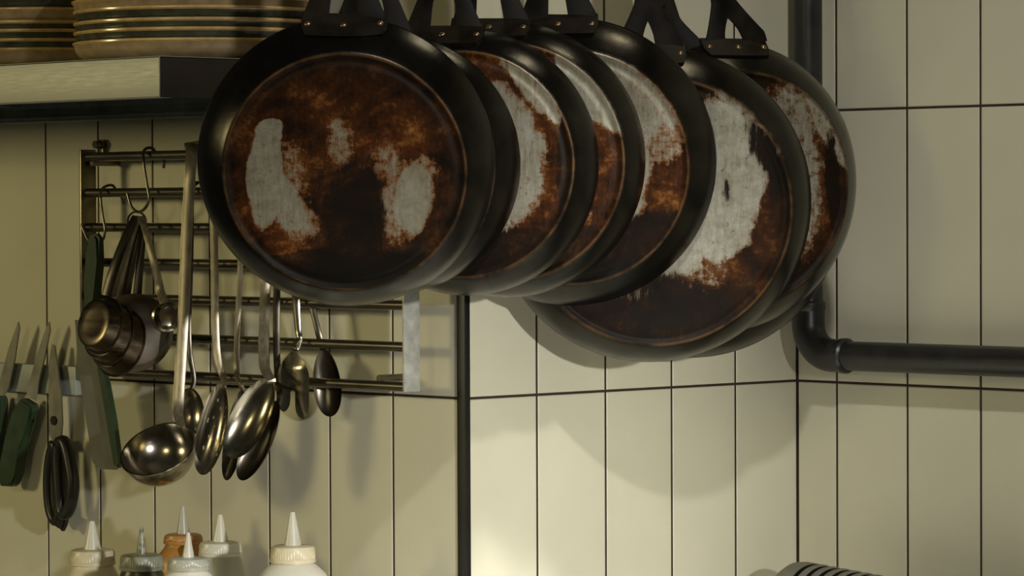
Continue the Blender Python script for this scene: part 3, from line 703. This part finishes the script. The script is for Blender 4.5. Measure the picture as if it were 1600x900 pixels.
# perforated spoon
hl_ = [(i, j) for i, j in ((3, 3), (3, 12), (3, 20), (3, 28), (3, 36), (6, 2), (6, 8), (6, 14), (6, 20), (6, 26), (6, 32), (6, 38), (9, 4), (9, 9), (9, 15), (9, 22), (9, 28), (9, 34))]
spoon('slotted_spoon', [(334, 312, FY), (335, 400, FY), (337, 520, FY), (341, 565, FY), (350, 592, FY)], .0085, (335, 671, -.085), 73, 23, -12, 28, .012, 'perforated serving spoon, narrow bowl pierced with small holes', 'slotted spoon', holes=hl_, hook=rz[1], hm=M['strap_steel'])
spoon('serving_spoon', [(377, 356, FY), (376, 410, FY), (371, 520, FY), (370, 580, FY), (375, 598, -.064)], .0062, (370, 680, -.062), 72, 15, -10, 30, .010, 'narrow dark serving spoon squeezed between the perforated spoon and the big spoon', 'spoon', m=M['steel_dark'], hm=M['strap_steel'], hook=rz[2])
spoon('serving_spoon', [(416, 356, FY), (415, 430, FY), (412, 540, -.075), (414, 575, -.083), (424, 594, -.09)], .0112, (394, 655, -.098), 68, 30, -27, 24, .013, 'large bright serving spoon, hollow side out, in front of the other spoons', 'spoon', hook=rz[2], hm=M['strap_steel'], egg=.05)
spoon('serving_spoon', [(434, 412, FY), (432, 520, FY), (434, 590, FY), (437, 615, -.082)], .0075, (409, 690, -.086), 68, 21, -25, 34, .012, 'dark serving spoon with a shining right edge, half behind the large spoon', 'spoon', m=M['steel_dark'], hm=M['steel_dark'], hook=rz[3])
# dark spoon on the far right, hanging behind the rails
spoon('serving_spoon', [(486, 467, -.036), (488, 480, -.036), (498, 522, -.034), (504, 545, -.030)], .0068, (513, 598, -.026), 53, 22, 6, 20, .008, 'dark oval serving spoon hanging behind the rails, furthest along the rack', 'spoon', m=M['steel_dark'], hm=M['steel_dark'], concave=1, hook=rz[4])

# ladle
lc = (247, 703, -.118)
ld_root = empty('ladle', P(300, 236, FY), 'steel soup ladle with long flat handle hanging from the top rail, round bowl lowest', 'ladle')
c = P(*lc); k = mpp(c); Rl = 60*k
nrm = toworld((-.26, .76, .58)).normalized()
prof = []
for i in range(15):
    a = PI/2*i/14; prof.append((Rl*math.sin(a), -Rl*.92*math.cos(a)))
prof += [(Rl+.0015, .0006), (Rl+.0012, .0016), (Rl-.0006, .0012)]
for i in range(13, -1, -1):
    a = PI/2*i/14; prof.append(((Rl-.0013)*math.sin(a), -(Rl*.92-.0013)*math.cos(a)))
bm = bmesh.new(); lathe(bm, prof, dirbasis(c, nrm), 64); obj('bowl', bm, M['steel'], ld_root)
hp = [Vector((P(303, 232, RY).x, RY+.011, rz[0]-.002)), Vector((P(302, 232, RY).x, RY+.006, rz[0]+.009)), Vector((P(301, 232, RY).x, RY-.004, rz[0]+.0115)), P(299, 238, FY), P(297, 275, FY-.008), P(292, 360, FY-.012), P(288, 470, FY-.018), P(283, 560, FY-.024), P(279, 625, FY-.030), P(279, 650, FY-.036), P(284, 666, FY-.042)]
bm = bmesh.new(); sp = spline(hp, 6); strap(bm, sp, [.0122 if i < len(sp)*.8 else .0122-.004*(i-len(sp)*.8)/(len(sp)*.2) for i in range(len(sp))], .0030, RT)
obj('handle', bm, M['strap_steel'], ld_root)

# serving fork with two broad tines
fk = empty('serving_fork', P(463, 470, FY), 'bright serving fork with two broad tines beside the dark oval spoon', 'serving fork')
def fpt(px, py, y=FY-.006): return P(px, py, y)
sh = [(457, 548), (447, 556), (438, 568), (434, 585), (433, 610), (437, 632), (444, 640), (450, 636), (452, 618), (454, 608), (458, 608), (460, 622), (463, 640), (470, 651), (478, 654), (482, 640), (483, 610), (482, 585), (478, 570), (470, 558), (464, 548)]
bm = bmesh.new()
cx_, cy_ = 458, 595
ny_ = 20; cols_ = 10
def halfrow(py):
    # outer left/right limits of the head
    t = (py-548)/(655-548)
    wl = 3+22*min(1, math.sin(min(1, t*2.6)*PI/2)); 
    if t > .72: wl *= math.sqrt(max(.05, 1-((t-.72)/.28)**2))
    return wl
for sg in (-1, 1):
    prev = None
    for i in range(29):
        py = 548+(654 if sg > 0 else 642)*0+i*((654 if sg > 0 else 643)-548)/28
        t = (py-548)/(655-548); o_ = 3+22*math.sin(min(1, t*2.6)*PI/2); i_ = 0
        if py > 608: i_ = min(3.6, (py-608)*1.2)
        end = (654 if sg > 0 else 643)
        if py > end-22:
            e_ = (py-(end-22))/22; mid_ = (o_+i_)/2; hw_ = (o_-i_)/2*math.sqrt(max(.03, 1-e_*e_)); o_, i_ = mid_+hw_, mid_-hw_
        cur = []
        for q in range(5):
            xx = i_+(o_-i_)*q/4; dz = .0075*(1-(xx/26)**2)*min(1, t*4)*(1-.6*max(0, t-.6)/.4)
            for tk in (0, .0014): cur.append(bm.verts.new(fpt(458+sg*xx, py)+TOC*(dz-tk)))
        if prev:
            for q in range(4):
                a = 2*q
                bm.faces.new((prev[a], prev[a+2], cur[a+2], cur[a])); bm.faces.new((prev[a+1], cur[a+1], cur[a+3], prev[a+3]))
            bm.faces.new((prev[8], prev[9], cur[9], cur[8])); bm.faces.new((prev[0], cur[0], cur[1], prev[1]))
        prev = cur
bmesh.ops.remove_doubles(bm, verts=bm.verts, dist=1e-5)
obj('fork_head', bm, M['steel'], fk)
bm = bmesh.new(); zz = rz[3]
q0 = P(465, 420, FY)
sp = spline([Vector((q0.x+.002, RY+.0105, zz-.006)), Vector((q0.x+.002, RY+.010, zz+.004)), Vector((q0.x, RY, zz+.0105)), Vector((q0.x, RY-.0105, zz+.006)), P(464, 440, FY), P(463, 470, FY), P(466, 515, FY), P(468, 530, FY), P(463, 545, FY), fpt(459, 554)], 6)
strap(bm, sp, [.0108-.0042*min(1, max(0, (i-len(sp)*.4)/(len(sp)*.3))) for i in range(len(sp))], .003, RT); obj('handle', bm, M['steel'], fk)

# green handled scraper behind the cups
sr2 = empty('bench_scraper', P(148, 372, -.0585), 'green handled scraper with wide grey blade hanging behind the measuring cups', 'scraper')
def pf(lst, y): return [P(a, b, y) for a, b in lst]
def poly(name, lst, y, th, m, root, bev=0, nrm=Vector((0, 1, 0))):
    bm = bmesh.new(); prism(bm, pf(lst, y), nrm, th, bev); return obj(name, bm, m, root, angle=30)
poly('handle', [(144, 367), (153, 365), (158, 372), (157, 410), (153, 450), (150, 500), (136, 500), (137, 450), (140, 400), (142, 374)], -.0585, .011, M['green'], sr2, .003)
poly('blade', [(118, 500), (152, 500), (160, 560), (176, 640), (188, 728), (182, 734), (158, 733), (146, 722), (136, 660), (124, 580)], -.0585, .002, M['grey_blade'], sr2)
poly('edge_strip', [(152, 560), (160, 560), (170, 600), (180, 655), (190, 722), (187, 731), (180, 726), (172, 672), (163, 620)], -.0625, .006, M['green'], sr2, .001)

# magnetic strip, knives, scissors
ms0 = atY(0, 567, -.014); ms1 = atY(118, 618, -.014)
bm = bmesh.new(); box(bm, (ms0.x-.35, -.014, ms1.z), (ms1.x, -.002, ms0.z), .0015)
own('magnetic_strip', bm, M['magnet'], (ms0.x-.1, -.008, ms1.z), 'pale magnetic knife strip fixed to the left wall tiles', 'knife strip')
def knife(label, blade, handle, y):
    root = empty('kitchen_knife', P(blade[0][0], blade[0][1], y), label, 'knife')
    poly('blade', blade, y, .0018, M['blade'], root); poly('handle', handle, y, .014, M['green'], root, .003)
knife('kitchen knife with dark green handle at the far left edge of the knife strip', [(29, 503), (31, 512), (24, 560), (14, 606), (4, 622), (-6, 622), (2, 590), (14, 545)], [(-12, 618), (6, 618), (8, 632), (0, 700), (-8, 745), (-30, 745), (-24, 690), (-16, 640)], -.0225)
knife('kitchen knife with curved green handle, blade up, left of the scissors', [(77, 503), (79, 515), (70, 560), (60, 600), (56, 626), (42, 618), (46, 598), (60, 550), (70, 520)], [(40, 622), (55, 632), (55, 642), (46, 660), (36, 700), (30, 740), (27, 756), (22, 760), (6, 759), (3, 752), (8, 720), (16, 680), (26, 645), (34, 626)], -.0225)
sc_ = empty('scissors', P(88, 600, -.022), 'black handled kitchen scissors held blades up on the knife strip', 'scissors')
poly('blade', [(82, 538), (86, 540), (90, 600), (93, 650), (94, 700), (86, 702), (80, 680), (77, 620), (77, 570)], -.021, .0022, M['blade'], sc_)
poly('blade', [(86, 540), (88, 556), (96, 612), (98, 660), (95, 700), (88, 700), (84, 640), (83, 590)], -.0245, .0022, M['blade'], sc_)
bm = bmesh.new(); q = P(85, 657, -.0255); tube(bm, [q+Vector((0, .004, 0)), q+Vector((0, -.002, 0))], .0055, 16); obj('pivot', bm, M['black_plastic'], sc_)
def loop(pts, rad_, y, m):
    bm = bmesh.new(); sp = spline(pf(pts+[pts[0]], y), 6)[:-1]; tube(bm, sp, rad_, 12, closed=True, hint=Vector((0, 1, 0)), flat=1.0); obj('finger_loop', bm, m, sc_)
loop([(85, 692), (79, 715), (76, 750), (78, 790), (85, 812), (92, 808), (91, 780), (89, 740), (88, 705)], .0068, -.021, M['black_plastic'])
loop([(92, 692), (101, 692), (109, 722), (114, 758), (110, 788), (103, 802), (96, 796), (93, 760), (91, 720)], .0076, -.032, M['black_plastic'])
poly('grip_lining', [(80, 722), (87, 722), (89, 780), (88, 806), (80, 800), (77, 765)], -.021, .004, M['brown_plastic'], sc_)
poly('grip_tip', [(84, 808), (96, 802), (106, 806), (103, 822), (99, 830), (95, 822), (86, 820)], -.022, .008, M['black_plastic'], sc_, .002)

# ================================================================== SQUEEZE BOTTLES
def bottle(px, tip_y, y, cap_px, cap_top, cap_bot, body_px, m_body, m_cap, m_noz, label, noz_px=13, ledge=True, nbase=None):
    tip = P(px, tip_y, y); k = mpp(tip); H = tip.z-WZ
    zt = P(px, cap_top, y).z-WZ; zb = P(px, cap_bot, y).z-WZ; cr_ = cap_px*k/2; br = body_px*k/2
    root = empty('squeeze_bottle', (tip.x, tip.y, WZ), label, 'squeeze bottle', 'squeeze bottles on the worktop')
    sh = zb-.001
    prof = [(0, .001), (br*.9, 0), (br, .004), (br, sh-.045), (br*.995, sh-.030), (br*.95, sh-.020), (br*.84, sh-.011), (max(cr_*1.02, br*.66), sh-.004), (cr_*.93, sh), (cr_*.9, zt-.004), (0, zt-.004)]
    bm = bmesh.new(); lathe(bm, prof, Matrix.Translation((tip.x, tip.y, WZ)), 48); obj('body', bm, m_body, root)
    bm = bmesh.new(); seg = 96; rings = []
    for (r_, z, rib) in ((cr_*.2, zt+.0005, 0), (cr_*.80, zt, 0), (cr_*.94, zt-.0012, 0), (cr_, zt-.004, 1), (cr_*1.01, zb+.004, 1), (cr_*1.03, zb+.0035, 0), (cr_*1.03, zb, 0), (cr_*.9, zb, 0)):
        rings.append([bm.verts.new(Vector((tip.x, tip.y, WZ))+Vector(((r_-(.0007 if rib and i % 2 else 0))*math.cos(2*PI*i/seg), (r_-(.0007 if rib and i % 2 else 0))*math.sin(2*PI*i/seg), z))) for i in range(seg)])
    for A, B_ in zip(rings, rings[1:]):
        for i in range(seg): bm.faces.new((A[i], A[(i+1) % seg], B_[(i+1) % seg], B_[i]))
    bm.faces.new(rings[0])
    obj('cap', bm, m_cap, root)
    nb = noz_px*k
    bm = bmesh.new(); lathe(bm, [(0, zt-.001), (nb*1.08, zt-.001), (nb, zt+.003), (nb*.34, H-.002), (nb*.3, H), (nb*.16, H), (0, H-.001)], Matrix.Translation((tip.x, tip.y, WZ)), 32)
    obj('nozzle', bm, m_noz, root)
    return root
bottle(144, 814, -.150, 70, 858, 882, 96, M['plastic_cream'], M['plastic_cream'], M['plastic_white'], 'cream squeeze bottle below the scissors, first on the left')
bottle(221, 822, -.150, 68, 866, 890, 80, M['olive_sauce'], M['olive_cap'], M['olive_nozzle'], 'dark olive squeeze bottle with stained cap, second from the left', noz_px=8)
bottle(286, 790, -.070, 60, 834, 849, 92, M['plastic_orange'], M['plastic_orange'], M['plastic_clear'], 'orange squeeze bottle at the back of the group', noz_px=10)
bottle(294, 832, -.215, 64, 871, 890, 106, M['plastic_white'], M['plastic_clear'], M['plastic_white'], 'white squeeze bottle in front of the orange one', noz_px=9)
bottle(344, 804, -.085, 66, 846, 868, 84, M['plastic_clear'], M['plastic_white'], M['plastic_white'], 'frosted clear squeeze bottle between the orange and the widest bottle', noz_px=12)
bottle(457, 800, -.130, 70, 852, 878, 122, M['plastic_white'], M['plastic_cream'], M['plastic_white'], 'widest white squeeze bottle standing alone on the right of the group', noz_px=13)
